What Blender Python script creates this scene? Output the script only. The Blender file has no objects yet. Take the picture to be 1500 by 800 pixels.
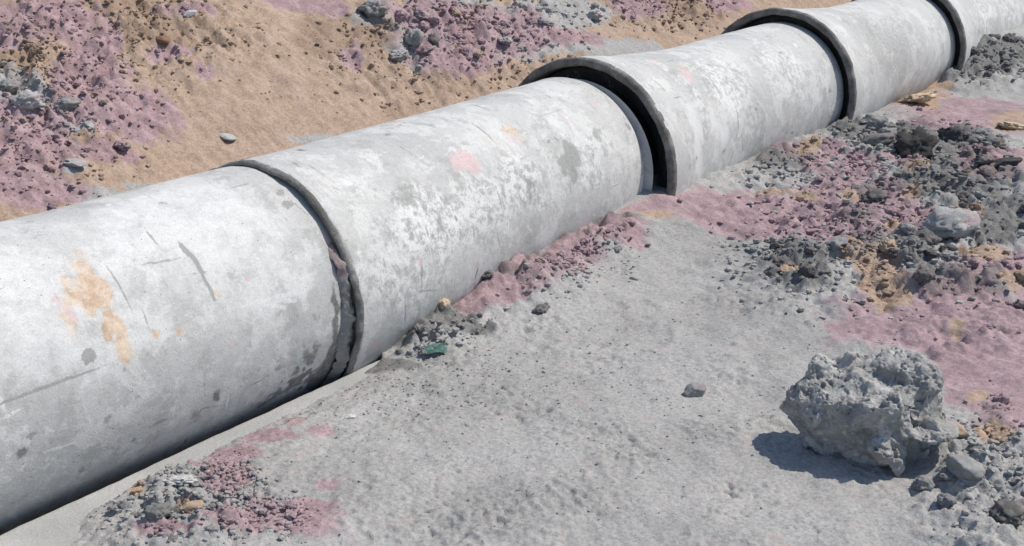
import bpy, bmesh, math, random
import numpy as np
from mathutils import Vector, Matrix

random.seed(7)
rng = np.random.default_rng(11)
SC = bpy.context.scene
COL = SC.collection
R_ = math.radians

# ------------------------------------------------------------------ camera
CAM_H, PITCH, FPX = 2.328, 0.33855, 1754.0
cam_d = bpy.data.cameras.new('camera'); cam = bpy.data.objects.new('camera', cam_d); COL.objects.link(cam)
cam_d.sensor_width = 36; cam_d.lens = 36 * FPX / 1500; cam_d.clip_end = 20000; cam_d.clip_start = 0.05
cam.location = (0, 0, CAM_H); cam.rotation_euler = (math.pi / 2 - PITCH, 0, 0)
SC.camera = cam

# ------------------------------------------------------------------ light
SUN_EL = R_(56)
SUN_AZ = (0.965, 0.262)                       # horizontal direction towards the sun
w = bpy.data.worlds.new('World'); SC.world = w; w.use_nodes = True
nt = w.node_tree
sky = nt.nodes.new('ShaderNodeTexSky'); sky.sky_type = 'NISHITA'; sky.sun_disc = False
sky.sun_elevation = SUN_EL; sky.sun_rotation = math.atan2(SUN_AZ[0], SUN_AZ[1])
sky.dust_density = 0.6; sky.air_density = 1.0
bg = nt.nodes['Background']; bg.inputs['Strength'].default_value = 0.13
nt.links.new(sky.outputs[0], bg.inputs['Color'])
sd = bpy.data.lights.new('sun', 'SUN'); sd.energy = 4.2; sd.angle = R_(0.5); sd.color = (1, 0.935, 0.83)
so = bpy.data.objects.new('sun', sd); COL.objects.link(so)
so.rotation_euler = Vector((-SUN_AZ[0] * math.cos(SUN_EL), -SUN_AZ[1] * math.cos(SUN_EL), -math.sin(SUN_EL))).to_track_quat('-Z', 'Y').to_euler()
so.location = (6, 6, 12)
vs = SC.view_settings
vs.view_transform = 'Standard'; vs.look = 'None'; vs.exposure = 0.05; vs.gamma = 1.0; vs.use_curve_mapping = False

# ------------------------------------------------------------------ helpers
def tag(o, label=None, cat=None, group=None, kind=None):
    if label: o['label'] = label
    if cat: o['category'] = cat
    if group: o['group'] = group
    if kind: o['kind'] = kind
    return o

def sstep(a, b, x):
    t = np.clip((x - a) / (b - a), 0, 1)
    return t * t * (3 - 2 * t)

def _hash(ix, iy, iz, seed):
    with np.errstate(over='ignore'):
        h = (ix.astype(np.uint32) * np.uint32(374761393) + iy.astype(np.uint32) * np.uint32(668265263)
             + iz.astype(np.uint32) * np.uint32(2147483647) + np.uint32(seed * 974711 % 4294967291))
        h = (h ^ (h >> np.uint32(13))) * np.uint32(1274126177)
        h = (h ^ (h >> np.uint32(16))) * np.uint32(2246822519)
        return h ^ (h >> np.uint32(15))

def noise2(x, y, seed=0):
    xi = np.floor(x).astype(np.int64); yi = np.floor(y).astype(np.int64)
    fx = x - xi; fy = y - yi
    ux = fx * fx * fx * (fx * (fx * 6 - 15) + 10); uy = fy * fy * fy * (fy * (fy * 6 - 15) + 10)
    z = np.zeros_like(xi)
    def g(a, b, dx, dy):
        h = _hash(a, b, z, seed).astype(np.float64) * (2 * math.pi / 4294967296.0)
        return np.cos(h) * dx + np.sin(h) * dy
    a = g(xi, yi, fx, fy); b = g(xi + 1, yi, fx - 1, fy); c = g(xi, yi + 1, fx, fy - 1); d = g(xi + 1, yi + 1, fx - 1, fy - 1)
    return 1.4 * ((a + (b - a) * ux) + ((c + (d - c) * ux) - (a + (b - a) * ux)) * uy)

def fbm2(x, y, oct=4, seed=0, gain=0.5):
    s = 0; a = 1; t = 0
    for i in range(oct):
        s = s + a * noise2(x * 2 ** i + 17.3 * i, y * 2 ** i - 9.1 * i, seed + i); t += a; a *= gain
    return s / t

def noise3(p, seed=0):
    i = np.floor(p).astype(np.int64); f = p - i; u = f * f * (3 - 2 * f)
    r = 0
    for dx in (0, 1):
        for dy in (0, 1):
            for dz in (0, 1):
                h = _hash(i[:, 0] + dx, i[:, 1] + dy, i[:, 2] + dz, seed).astype(np.float64) / 2147483648.0 - 1
                r = r + h * (u[:, 0] if dx else 1 - u[:, 0]) * (u[:, 1] if dy else 1 - u[:, 1]) * (u[:, 2] if dz else 1 - u[:, 2])
    return r

def fbm3(p, oct=4, seed=0, gain=0.5):
    s = 0; a = 1; t = 0
    for i in range(oct):
        s = s + a * noise3(p * 2 ** i + 5.7 * i, seed + i); t += a; a *= gain
    return s / t

def lumps(x, y, seed):
    """rounded cellular bumps 0..1 (clods lying side by side), with uneven heights"""
    xi = np.floor(x).astype(np.int64); yi = np.floor(y).astype(np.int64)
    best = np.zeros_like(x); z = np.zeros_like(xi)
    for dx in (-1, 0, 1):
        for dy in (-1, 0, 1):
            cx, cy = xi + dx, yi + dy
            h1 = _hash(cx, cy, z, seed).astype(np.float64) / 4294967296.0
            h2 = _hash(cx, cy, z, seed + 5).astype(np.float64) / 4294967296.0
            h3 = _hash(cx, cy, z, seed + 9).astype(np.float64) / 4294967296.0
            r = 0.35 + 0.55 * h3
            d2 = ((cx + h1 - x) ** 2 + (cy + h2 - y) ** 2) / (r * r)
            best = np.maximum(best, np.sqrt(np.clip(1 - d2, 0, 1)) * (0.25 + 0.75 * h3 * h3 + 0.2 * h1))
    return best

def mesh_from(name, V, F, smooth=True, attrs=None):
    me = bpy.data.meshes.new(name)
    V = np.asarray(V, np.float32); F = np.asarray(F, np.int32)
    n = F.shape[1]
    me.vertices.add(len(V)); me.vertices.foreach_set('co', V.ravel())
    me.loops.add(F.size); me.loops.foreach_set('vertex_index', F.ravel())
    me.polygons.add(len(F)); me.polygons.foreach_set('loop_start', np.arange(0, F.size, n, dtype=np.int32))
    me.polygons.foreach_set('use_smooth', np.full(len(F), smooth))
    for k, a in (attrs or {}).items():
        at = me.attributes.new(k, 'FLOAT', 'POINT'); at.data.foreach_set('value', np.asarray(a, np.float32))
    me.update(calc_edges=True); me.validate()
    return me

def obj(name, me, mat=None, parent=None, loc=None):
    o = bpy.data.objects.new(name, me); COL.objects.link(o)
    if mat is not None and not me.materials: me.materials.append(mat)
    if parent: o.parent = parent
    if loc is not None: o.location = loc
    return o

def grid_faces(nr, nc, wrap=False):
    r = np.arange(nr - 1)[:, None]; c = np.arange(nc if wrap else nc - 1)[None, :]
    a = r * nc + c; b = r * nc + (c + 1) % nc
    return np.stack([a, b, b + nc, a + nc], -1).reshape(-1, 4)

# photograph pixel (1500 x 800) -> world ray, used only to find real points on the ground and the pipes
CF = np.array([0, math.cos(PITCH), -math.sin(PITCH)]); CU = np.array([0, math.sin(PITCH), math.cos(PITCH)]); CR = np.array([1., 0, 0])
CO = np.array([0, 0, CAM_H])
def ray(px, py):
    d = CF + (px - 750) / FPX * CR + (400 - py) / FPX * CU
    return d / np.linalg.norm(d)

# ------------------------------------------------------------------ layout: the pipe line
C = np.array([[-3.0588, 3.1187, .336], [-1.2358, 5.5171, .3188], [.4831, 7.9912, .3135], [2.3099, 10.4230, .3412], [4.1094, 12.8635, .3363]])
C = np.vstack([C, C[4] + (C[4] - C[3])])
RAD = 0.60
BELL = [0.66, 0.630, 0.714, 0.714, 0.714]

def line_coords(x, y):
    """lateral offset (positive on the camera's side) and distance along the pipe line"""
    bd = np.full(x.shape, 1e9); bl = np.zeros(x.shape); bs = np.zeros(x.shape); s0 = 0
    for k in range(5):
        a = C[k, :2]; n = C[k + 1, :2] - a; L = np.hypot(*n); n = n / L
        t = (x - a[0]) * n[0] + (y - a[1]) * n[1]
        tc = np.clip(t, -1e9 if k == 0 else 0, 1e9 if k == 4 else L)
        qx = x - a[0] - n[0] * tc; qy = y - a[1] - n[1] * tc
        d = np.hypot(qx, qy); l = qx * n[1] - qy * n[0]
        m = d < bd
        bd = np.where(m, d, bd); bl = np.where(m, np.sign(l) * d, bl); bs = np.where(m, s0 + tc, bs)
        s0 += L
    return bl, bs

# slab of the concrete bed beside the first pipe
SLAB_L0, SLAB_L1 = 0.565, 1.35
def base_h(x, y):
    l, s = line_coords(x, y)
    near = np.interp(s, [0, 4.5, 5.6, 6.0, 6.4, 7.6, 9, 10.5, 12, 13, 15, 19], [0.03, .03, .05, .06, .06, .08, .06, .05, .02, .02, .05, .05])
    # spoil banked against the pipes
    bank = np.interp(s, [2.9, 3.25, 3.6, 4.2, 4.35, 5.2, 5.9, 6.3, 7.0, 7.6, 8.6, 9.6, 11.5, 12.3, 13.0, 15],
                     [0, -.02, .02, .10, .12, .10, .17, .14, .08, .06, .05, .02, .0, .16, .34, .30])
    near = near + bank * np.exp(-np.clip(l - .5, 0, 9) ** 2 / .16)
    near = near - 0.04 * sstep(.86, .60, l + .09 * fbm2(x * 5, y * 5, 4, 68, .7)) * sstep(3.35, 2.9, s)     # thin cover over the slab
    near = near - 0.045 * sstep(.45, -.3, s - 1.55 + (l - .6) * .9) * sstep(1.7, 1.3, l)   # slab lies bare at the near end
    near = near + .085 * np.exp(-((x - 1.74) ** 2 + (y - 4.36) ** 2) / .022) + .05 * np.exp(-((x - 1.60) ** 2 + (y - 4.45) ** 2) / .03)
    le = np.interp(s, [-9, 2.7, 3.2, 3.5], [.66, .66, .60, .30])
    near = -.32 + (near + .32) * sstep(le - .06, le + .015, l)
    lb = np.clip(-l - .52, 0, None)
    slope = np.minimum(lb * .62, 2.4 + .03 * lb)
    wob = fbm2(x * .35, y * .35, 3, 41)
    far = -.22 + slope + .28 * wob * sstep(.2, 2, lb) + .10 * sstep(0, .35, lb)
    return np.where(l > 0, near, far)

def hit(px, py):
    d = ray(px, py)
    t = np.arange(2.2, 45, .01)
    P = CO + t[:, None] * d
    h = base_h(P[:, 0], P[:, 1])
    i = np.argmax(P[:, 2] < h)
    return P[i]

def px_size(P, n):
    return n * float((P - CO) @ CF) / FPX

# ------------------------------------------------------------------ soil patches (world ellipses on the ground)
def patch(px, py, rx, ry, amt=1.0):
    c = hit(px, py); a = hit(px + rx, py); b = hit(px, py - ry * .9); b2 = hit(px, py + ry * .9)
    ax = (a - c)[:2]; ay = ((b - b2) / 2)[:2]
    return (c[:2], np.linalg.inv(np.array([ax, ay]).T + 1e-9 * np.eye(2)), amt)

PINK = [(1000,298,60,16),(1080,318,100,34),(1180,332,90,32),(1235,255,60,28),(1180,228,60,16),(870,352,80,18),(800,395,70,22),
        (740,430,60,16),(690,452,40,10),(950,308,50,14),(905,335,50,14),(835,372,50,16),(770,408,50,16),(715,442,44,14),(675,458,30,10),(1030,300,60,18),(1130,340,70,24),(1210,300,60,24),(1300,330,60,26),(1430,172,100,30),(1370,155,60,16),(1460,250,60,30),(1390,470,170,50),(1440,540,80,70),
        (1478,600,40,70),(1285,482,60,24),(1470,400,80,30),(1290,300,40,30),(350,668,40,20),(330,715,36,40),(410,762,75,26),(430,617,14,6),
        (470,632,20,7),(480,712,16,8),(455,742,40,12),(385,640,46,10),(300,690,36,14),(250,790,50,10),(345,775,60,14),(1350,330,70,14),(1240,350,60,24),(1330,250,30,14),
        (60,50,100,45),(25,230,90,80),(60,290,70,25),(170,182,100,40),(140,100,40,40),(130,130,60,30),(700,60,100,45),(680,105,60,24),(620,25,60,18),
        (935,22,40,18),(1065,12,40,12),(830,62,60,14),(440,10,50,10),(250,95,30,14),(275,30,40,14),(300,120,16,12),(590,235,20,6),(760,75,50,14),
        (515,100,20,20),(160,240,60,14),(480,20,30,12)]
OCHRE = [(1130,294,30,7),(1272,395,44,22),(1345,148,40,13),(1185,225,20,12),(1290,425,34,22),(960,316,34,7),(1455,645,26,28),(1485,178,34,16),
         (648,462,10,10),(200,728,14,10),(272,760,18,12),(1330,300,16,14),(1160,405,16,8),(1305,345,12,10),(1400,490,12,14),(1440,380,40,10),(1430,585,20,12),(1240,300,16,8),(1225,372,18,8),(1345,262,20,8),(1418,322,22,9),(1180,300,22,6),(1310,445,30,12),(1365,130,26,8),(1480,420,20,10)]
GREYB = [(30,165,45,30),(110,200,42,18),(610,70,45,45),(800,30,100,30),(760,82,60,20),(555,30,40,20),(665,12,60,16),(900,72,70,14),
         (180,296,120,10),(470,206,60,8),(110,262,22,8),(10,130,30,20),(270,40,16,10),(240,282,60,8),(645,80,20,40)]
BROWN = [(960,18,80,24),(1040,22,28,26),(30,100,40,30),(230,60,90,30),(180,20,90,20),(540,70,50,35),(470,60,40,40)]
DARK = [(1345,215,105,26),(1400,270,85,45),(1150,240,45,16),(1290,372,70,22),(1170,402,55,30),(1450,345,60,26),(1400,425,80,22),(1450,92,70,30),
        (1262,205,50,12),(1320,290,60,20),(1250,330,30,14),(1480,320,40,20),(1340,390,30,20),(720,410,50,10),(905,320,40,8),(1420,215,50,18),(600,503,46,11),(655,478,40,11),(712,410,26,12),(755,378,36,10),(830,356,40,7),(885,328,34,7),(560,540,60,8),(690,490,40,8)]
ROUGH = [(1300,260,220,110),(1300,400,200,60),(1450,100,100,50),(1460,300,120,90),(280,745,130,60),(640,490,50,30),(1460,720,90,110),
         (760,410,90,40),(60,120,170,160),(690,60,160,90),(960,20,120,40),(230,60,160,70),(1180,240,80,30),(880,345,80,22),(1400,490,160,60,.55),(1090,318,120,26,.5),(860,360,60,16,.8),(770,408,60,18,.8),(700,446,50,14,.8),(1450,620,50,40,.6),(590,512,60,16,.7),(690,480,50,16,.6)]
P_PINK = [patch(*p) for p in PINK]; P_OCH = [patch(*p) for p in OCHRE]; P_GREY = [patch(*p) for p in GREYB]
P_BRN = [patch(*p) for p in BROWN]; P_DARK = [patch(*p) for p in DARK]; P_ROUGH = [patch(*p) for p in ROUGH]

def field(P, x, y, soft=1.0):
    r = np.zeros(x.shape)
    for c, M, amt in P:
        dx = x - c[0]; dy = y - c[1]
        q = (M[0, 0] * dx + M[0, 1] * dy) ** 2 + (M[1, 0] * dx + M[1, 1] * dy) ** 2
        m = q < 6
        r[m] = np.maximum(r[m], amt * np.exp(-q[m] ** 1.5 * .7))
    return r

def soil_masks(x, y):
    l, s = line_coords(x, y)
    n = fbm2(x * 4, y * 4, 6, 60, .72) * .85
    n2 = fbm2(x * 4 + 40, y * 4, 6, 70, .72) * .8
    back = sstep(-.65, -1.0, l)
    pink = sstep(.18, .78, field(P_PINK, x, y) + n)
    och = sstep(.22, .72, field(P_OCH, x, y) + n2)
    grey = sstep(.22, .72, field(P_GREY, x, y) + n2)
    brn = sstep(.25, .8, field(P_BRN, x, y) + n * .8)
    dark = sstep(.30, .70, field(P_DARK, x, y) + n2)
    ochre = np.maximum(back * (1 - grey), och)
    pink = pink * (1 - .9 * och * (1 - back)); dark = dark * (1 - .6 * och)
    return pink, ochre, dark, brn * back, l, s

def ground_all(x, y):
    pink, ochre, dark, brn, l, s = soil_masks(x, y)
    rough = np.clip(field(P_ROUGH, x, y) * 1.1 + .25 * fbm2(x * 2, y * 2, 3, 80), 0, 1)
    h = base_h(x, y)
    far = np.hypot(x, y) > 60
    onslab = sstep(1.0, .62, l) * sstep(3.4, 3.0, s) * (l > 0)
    calm = 1 - .8 * onslab
    d = .022 * fbm2(x * 1.3, y * 1.3, 3, 20) + .009 * fbm2(x * 7, y * 7, 4, 25, .6) * calm
    fine = np.abs(fbm2(x * 22, y * 22, 3, 30, .6))
    d = d + .004 * fine * (1 - .5 * onslab) * sstep(-.3, .4, fbm2(x * 1.9, y * 1.9, 3, 57))
    # scraped marks, slightly raised crumb streaks on the trodden grey soil
    d = d + .006 * sstep(.15, .5, fbm2(x * 3.1, y * 3.1, 4, 33)) * fbm2(x * 40, y * 40, 2, 35)
    wx = x + .05 * fbm2(x * 9, y * 9, 3, 51); wy = y + .05 * fbm2(x * 9 + 7, y * 9, 3, 52)
    lum = lumps(wx * 5.5, wy * 5.5, 90) * .075 + lumps(wx * 12, wy * 12, 95) * .045 + lumps(wx * 26, wy * 26, 99) * .022
    amp = np.clip(rough * .85 + dark * .35, 0, 1.1)
    lum = lum + lumps(wx * 19 + 3, wy * 19, 103) * .035 * (l < 0)
    lum = lum * amp * np.where(l < 0, 1.35, 1) * (1 + .35 * fbm2(x * 30, y * 30, 3, 37))
    d = d + lum * np.where(l > 0, np.clip(1 - .7 * onslab, 0, 1), .9)
    d = d + .5 * np.abs(fbm2(x * 14, y * 14, 4, 38, .65)) * .10 * rough
    back_ = sstep(-.7, -1.1, l)
    d = d + back_ * (.020 * fbm2(x * 14, y * 14, 5, 46, .72) * (.35 + .65 * sstep(-.2, .4, fbm2(x * 1.1, y * 1.1, 3, 58))) + .03 * sstep(.1, .5, fbm2(x * 2.3, y * 2.3, 3, 47)) * np.abs(fbm2(x * 10, y * 10, 3, 48, .7)))
    # streaks left along the slab by the spade, and small broken pits in the skin
    near_ = (l > 0) * sstep(1.9, .8, l) * sstep(4.6, 3.8, s) * sstep(.6, .75, l)
    d = d + near_ * (.016 * fbm2(s * 3.5 + .3 * fbm2(x * 6, y * 6, 2, 62), l * 20, 4, 63, .65) + .010 * fbm2(x * 34, y * 34, 3, 64, .7))
    pm = sstep(.0, .35, fbm2(x * 2.4 + 3, y * 2.4, 3, 65)) * (l > 0)
    d = d - pm * .026 * sstep(.18, .5, fbm2(x * 15, y * 15, 3, 66, .65)) - .012 * sstep(.2, .5, fbm2(x * 42, y * 42, 2, 67)) * pm * (l > 0)
    tr = sstep(-.25, .3, fbm2(x * .9 + 8, y * .9, 3, 71)) * (l > .9)
    d = d + (l > 0) * .016 * fbm2(x * 3.2, y * 3.2, 4, 72, .62) * calm - tr * .030 * lumps(wx * 2.6, wy * 3.4, 107) + tr * .010 * np.abs(fbm2(x * 6 + .8 * fbm2(x * 2, y * 2, 2, 73), y * 6, 4, 74, .65))
    d = d + back_ * (.030 * fbm2(s * 5.5 + .5 * fbm2(x * 2, y * 2, 3, 82), l * .9, 5, 83, .62) + .010 * fbm2(s * 30, l * 9, 3, 84, .7))
    # crusted, cracked skin on the trodden grey soil
    crust = sstep(-.1, .35, fbm2(x * 1.7 + 5, y * 1.7, 4, 53)) * (1 - back_)
    ridg = 1 - np.abs(fbm2(x * 8 + .6 * fbm2(x * 3, y * 3, 2, 54), y * 8, 4, 55, .6)) * 2.2
    d = d + crust * (.015 * np.clip(ridg, 0, 1) ** 2 + .012 * fbm2(x * 26, y * 26, 4, 56, .7)) * calm
    return h + np.where(far, 0, d) * sstep(.45, .66, np.abs(l)), pink, ochre, dark, brn, rough

def gz(x, y):
    return float(ground_all(np.array([x]), np.array([y]))[0][0])

# ------------------------------------------------------------------ materials
def new_mat(name):
    m = bpy.data.materials.new(name); m.use_nodes = True
    return m, m.node_tree.nodes, m.node_tree.links

class NB:
    """small node-building helper"""
    def __init__(self, name):
        self.m, self.N, self.L = new_mat(name)
        self.b = self.N['Principled BSDF']
        tc = self.N.new('ShaderNodeTexCoord'); self.co = tc.outputs['Object']
    def noise(self, scale, detail=5, rough=.6, co=None, dist=0):
        n = self.N.new('ShaderNodeTexNoise'); n.inputs['Scale'].default_value = scale
        n.inputs['Detail'].default_value = detail; n.inputs['Roughness'].default_value = rough; n.inputs['Distortion'].default_value = dist
        self.L.new(co or self.co, n.inputs['Vector']); return n.outputs[0]
    def vor(self, scale, feat='F1'):
        n = self.N.new('ShaderNodeTexVoronoi'); n.feature = feat; n.inputs['Scale'].default_value = scale
        self.L.new(self.co, n.inputs['Vector']); return n.outputs['Distance']
    def attr(self, name):
        n = self.N.new('ShaderNodeAttribute'); n.attribute_name = name; return n.outputs['Fac']
    def math(self, op, a, b=None, c=None, clamp=False):
        n = self.N.new('ShaderNodeMath'); n.operation = op; n.use_clamp = clamp
        for i, v in enumerate((a, b, c)):
            if v is None: continue
            if isinstance(v, (int, float)): n.inputs[i].default_value = v
            else: self.L.new(v, n.inputs[i])
        return n.outputs[0]
    def ramp(self, v, a, b, lo=0., hi=1.):
        n = self.N.new('ShaderNodeMapRange'); n.interpolation_type = 'SMOOTHSTEP'
        for i, q in zip((1, 2, 3, 4), (a, b, lo, hi)): n.inputs[i].default_value = q
        self.L.new(v, n.inputs[0]); return n.outputs[0]
    def mix(self, f, a, b, mode='MIX'):
        n = self.N.new('ShaderNodeMix'); n.data_type = 'RGBA'; n.blend_type = mode
        for s, v in ((0, f), (6, a), (7, b)):
            if isinstance(v, (int, float)): n.inputs[s].default_value = v
            elif isinstance(v, tuple): n.inputs[s].default_value = (*v, 1) if len(v) == 3 else v
            else: self.L.new(v, n.inputs[s])
        return n.outputs[2]
    def scale_col(self, col, v):
        c = self.N.new('ShaderNodeCombineColor')
        for i in range(3): self.L.new(v, c.inputs[i])
        return self.mix(1.0, col, c.outputs[0], 'MULTIPLY')
    def bump(self, h, dist, strength=1.0):
        n = self.N.new('ShaderNodeBump'); n.inputs['Strength'].default_value = strength; n.inputs['Distance'].default_value = dist
        self.L.new(h, n.inputs['Height']); self.L.new(n.outputs[0], self.b.inputs['Normal'])
    def done(self, col, rough=.95, spec=.15):
        if isinstance(col, tuple): self.b.inputs['Base Color'].default_value = (*col, 1)
        else: self.L.new(col, self.b.inputs['Base Color'])
        if isinstance(rough, (int, float)): self.b.inputs['Roughness'].default_value = rough
        else: self.L.new(rough, self.b.inputs['Roughness'])
        self.b.inputs['Specular IOR Level'].default_value = spec
        return self.m

DARKC, BRNC = (.175, .172, .167), (.27, .195, .145)

def soil_colour(nb, pink, ochre, dark, brn):
    n1 = nb.noise(1.1, 4, .6); n2 = nb.noise(9, 6, .7); n3 = nb.noise(60, 4, .7)
    nw = nb.math('ADD', nb.math('MULTIPLY_ADD', n2, 2.0, -1.0), nb.math('MULTIPLY_ADD', n3, 1.6, -.8))
    nw = nb.math('ADD', nw, nb.math('MULTIPLY_ADD', nb.noise(150, 3, .8), 1.4, -.7))
    pink = nb.ramp(nb.math('ADD', pink, nb.math('MULTIPLY', nw, .9)), .12, .95)
    dark = nb.ramp(nb.math('ADD', dark, nw), .25, .95)
    ochre = nb.ramp(nb.math('ADD', ochre, nb.math('MULTIPLY', nw, .8)), .1, .75)
    g = nb.mix(nb.ramp(n1, .35, .65), (.30, .297, .29), (.375, .371, .363))
    o = nb.mix(nb.ramp(n2, .35, .7), (.345, .254, .192), (.41, .312, .243))
    p = nb.mix(nb.ramp(n2, .35, .7), (.29, .195, .213), (.385, .285, .30))
    c = nb.mix(ochre, g, o)
    c = nb.mix(nb.math('MULTIPLY', brn, .7), c, BRNC)
    c = nb.mix(nb.math('MULTIPLY', pink, .94), c, p)
    c = nb.mix(nb.math('MULTIPLY', dark, .95), c, nb.mix(nb.math('MULTIPLY', pink, .5), DARKC, (.26, .18, .19)))
    spot = nb.ramp(nb.math('ADD', nb.noise(34, 6, .8), nb.math('MULTIPLY_ADD', n1, .5, -.25)), .56, .68, 0, .42)
    c = nb.mix(spot, c, nb.scale_col(c, nb.ramp(n2, 0, 1, .5, .55)))
    v = nb.math('ADD', nb.ramp(n3, .2, .8, .68, 1.26), nb.ramp(n2, .2, .8, -.08, .08))
    return nb.scale_col(c, v), n2, n3

def soil_mat(name):
    nb = NB(name)
    c, n2, n3 = soil_colour(nb, nb.attr('pink'), nb.attr('ochre'), nb.attr('dark'), nb.attr('brown'))
    f = nb.noise(160, 3, .7)
    grit = nb.ramp(nb.vor(70), .0, .45, 1, 0)
    h = nb.math('ADD', nb.math('MULTIPLY', n3, 1.0), nb.math('ADD', nb.math('MULTIPLY', f, .5), nb.math('MULTIPLY', grit, .35)))
    nb.bump(h, .006, .6)
    return nb.done(c, .97, .1)

def clod_mat(name, a, b, c2=None):
    nb = NB(name)
    oi = nb.N.new('ShaderNodeObjectInfo').outputs['Random']
    n1 = nb.noise(3, 5, .65); n3 = nb.noise(22, 4, .7)
    c = nb.mix(nb.ramp(n1, .3, .7), a, b)
    if c2: c = nb.mix(nb.ramp(nb.noise(1.7, 4, .6), .52, .62), c, c2)
    c = nb.scale_col(c, nb.math('ADD', nb.ramp(n3, .2, .8, .75, 1.2), nb.math('MULTIPLY_ADD', oi, .36, -.18)))
    nb.bump(nb.math('ADD', n3, nb.noise(60, 3, .7)), .005, .8)
    return nb.done(c, .97, .1)

M_SOIL = soil_mat('soil')
M_CLOD = {'grey': clod_mat('grey_clod', (.27, .268, .262), (.36, .356, .35)),
          'dark': clod_mat('dark_clod', (.125, .122, .118), (.22, .215, .208), (.27, .215, .21)),
          'pink': clod_mat('pink_clod', (.36, .235, .26), (.44, .32, .34), (.31, .30, .30)),
          'ochre': clod_mat('ochre_clod', (.46, .34, .24), (.54, .42, .32)),
          'brown': clod_mat('brown_clod', (.20, .12, .08), (.30, .19, .12)),
          'black': clod_mat('black_clod', (.055, .054, .053), (.10, .098, .095)),
          'light': clod_mat('light_clod', (.36, .357, .35), (.47, .465, .455), (.40, .31, .32)),
          'bright': clod_mat('bright_clay', (.56, .42, .28), (.66, .54, .40)),
          'pale': clod_mat('pale_stone', (.52, .52, .51), (.68, .68, .67))}

def pipe_mat():
    nb = NB('weathered_concrete')
    big = nb.noise(1.3, 5, .62); med = nb.noise(7, 6, .68); fin = nb.noise(38, 5, .7); vf = nb.noise(140, 3, .7)
    c = nb.mix(nb.ramp(big, .35, .65), (.42, .418, .412), (.50, .498, .49))
    c = nb.mix(nb.ramp(med, .56, .72, 0, .55), c, (.64, .638, .63))
    c = nb.mix(nb.ramp(nb.noise(4.5, 6, .7, dist=.6), .60, .70, 0, .45), c, (.33, .328, .322))
    sk = nb.noise(3.2, 8, .72, dist=.35); sk2 = nb.noise(5.5, 8, .75, dist=.2)
    c = nb.mix(nb.ramp(sk, .51, .55, 0, .62), c, (.60, .598, .585))
    c = nb.mix(nb.ramp(sk2, .555, .59, 0, .5), c, (.33, .328, .318))
    c = nb.mix(nb.ramp(nb.noise(2.3, 7, .7), .60, .74, 0, .35), c, (.47, .40, .33))
    def brk(name, w=.5, src=med, amt=1.25):
        return nb.ramp(nb.math('ADD', nb.math('MULTIPLY', nb.attr(name), amt), nb.math('MULTIPLY_ADD', src, 1.4, -.7)), .5 - w / 2, .5 + w / 2)
    mp = nb.N.new('ShaderNodeMapping'); mp.inputs['Scale'].default_value = (26, 1.6, 1.6); nb.L.new(nb.co, mp.inputs['Vector'])
    drip = nb.noise(1.0, 5, .65, mp.outputs[0])
    c = nb.mix(nb.ramp(drip, .55, .75, 0, .35), c, (.36, .358, .35))
    c = nb.mix(nb.ramp(drip, .44, .30, 0, .30), c, (.62, .62, .61))
    wm = brk('white', .5)
    c = nb.mix(nb.math('MULTIPLY', wm, .7), c, (.66, .66, .655))
    # flaking skin: light and dark speckle where the lime coat has come off
    mo = nb.noise(16, 7, .82, dist=.15)
    c = nb.mix(nb.math('MULTIPLY', nb.attr('mottle'), nb.ramp(mo, .49, .54, 0, .9)), c, (.70, .698, .69))
    c = nb.mix(nb.math('MULTIPLY', nb.attr('mottle'), nb.ramp(nb.math('ADD', mo, nb.math('MULTIPLY', fin, .25)), .60, .55, 0, .85)), c, (.30, .298, .292))
    gm = brk('grey', .4, fin)
    c = nb.mix(nb.math('MULTIPLY', gm, .8), c, (.27, .268, .262))
    c = nb.mix(nb.math('MULTIPLY', brk('pinkstain', .5), .75), c, (.60, .43, .44))
    om = brk('ochrestain', .8, fin, 1.1)
    c = nb.mix(nb.math('MULTIPLY', om, .8), c, nb.mix(nb.ramp(med, .38, .6), (.42, .27, .16), (.66, .51, .38)))
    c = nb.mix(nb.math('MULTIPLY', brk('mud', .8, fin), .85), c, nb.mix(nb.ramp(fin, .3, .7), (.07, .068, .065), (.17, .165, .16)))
    c = nb.scale_col(c, nb.math('ADD', nb.ramp(vf, .2, .8, .84, 1.12), nb.ramp(fin, .25, .75, -.07, .07)))
    # air holes in the cast skin
    hole = nb.ramp(nb.vor(26), .05, .10, 1, 0)
    hole = nb.math('MULTIPLY', hole, nb.ramp(nb.noise(3, 2), .44, .56))
    c = nb.mix(nb.math('MULTIPLY', hole, .7), c, (.12, .12, .118))
    h = nb.math('ADD', nb.math('ADD', nb.math('MULTIPLY', med, .6), nb.math('MULTIPLY', fin, .5)), nb.math('MULTIPLY', vf, .25))
    h = nb.math('ADD', h, nb.math('MULTIPLY', nb.math('MULTIPLY', nb.attr('mottle'), mo), 1.2))
    h = nb.math('SUBTRACT', h, nb.math('MULTIPLY', hole, .6))
    nb.bump(h, .008, .5)
    return nb.done(c, .88, .25)
M_PIPE = pipe_mat()

def rubber_mat(name, a, b, bumpd=.01):
    nb = NB(name)
    n1 = nb.noise(6, 5, .65); n2 = nb.noise(45, 4, .7)
    c = nb.mix(nb.ramp(n1, .35, .65), a, b)
    c = nb.mix(nb.ramp(nb.math('ADD', n1, nb.math('MULTIPLY', n2, .5)), .86, .98, 0, .45), c, (.34, .335, .325))
    c = nb.scale_col(c, nb.ramp(n2, .2, .8, .75, 1.2))
    nb.bump(nb.math('ADD', n1, n2), bumpd, .7)
    return nb.done(c, .9, .2)
M_RIM = rubber_mat('damp_rim', (.125, .119, .110), (.25, .24, .225))
M_RUB = rubber_mat('black_rubber', (.025, .025, .025), (.05, .05, .05))
M_MORT = clod_mat('joint_mortar', (.13, .127, .122), (.27, .265, .257), (.27, .20, .20))

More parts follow.
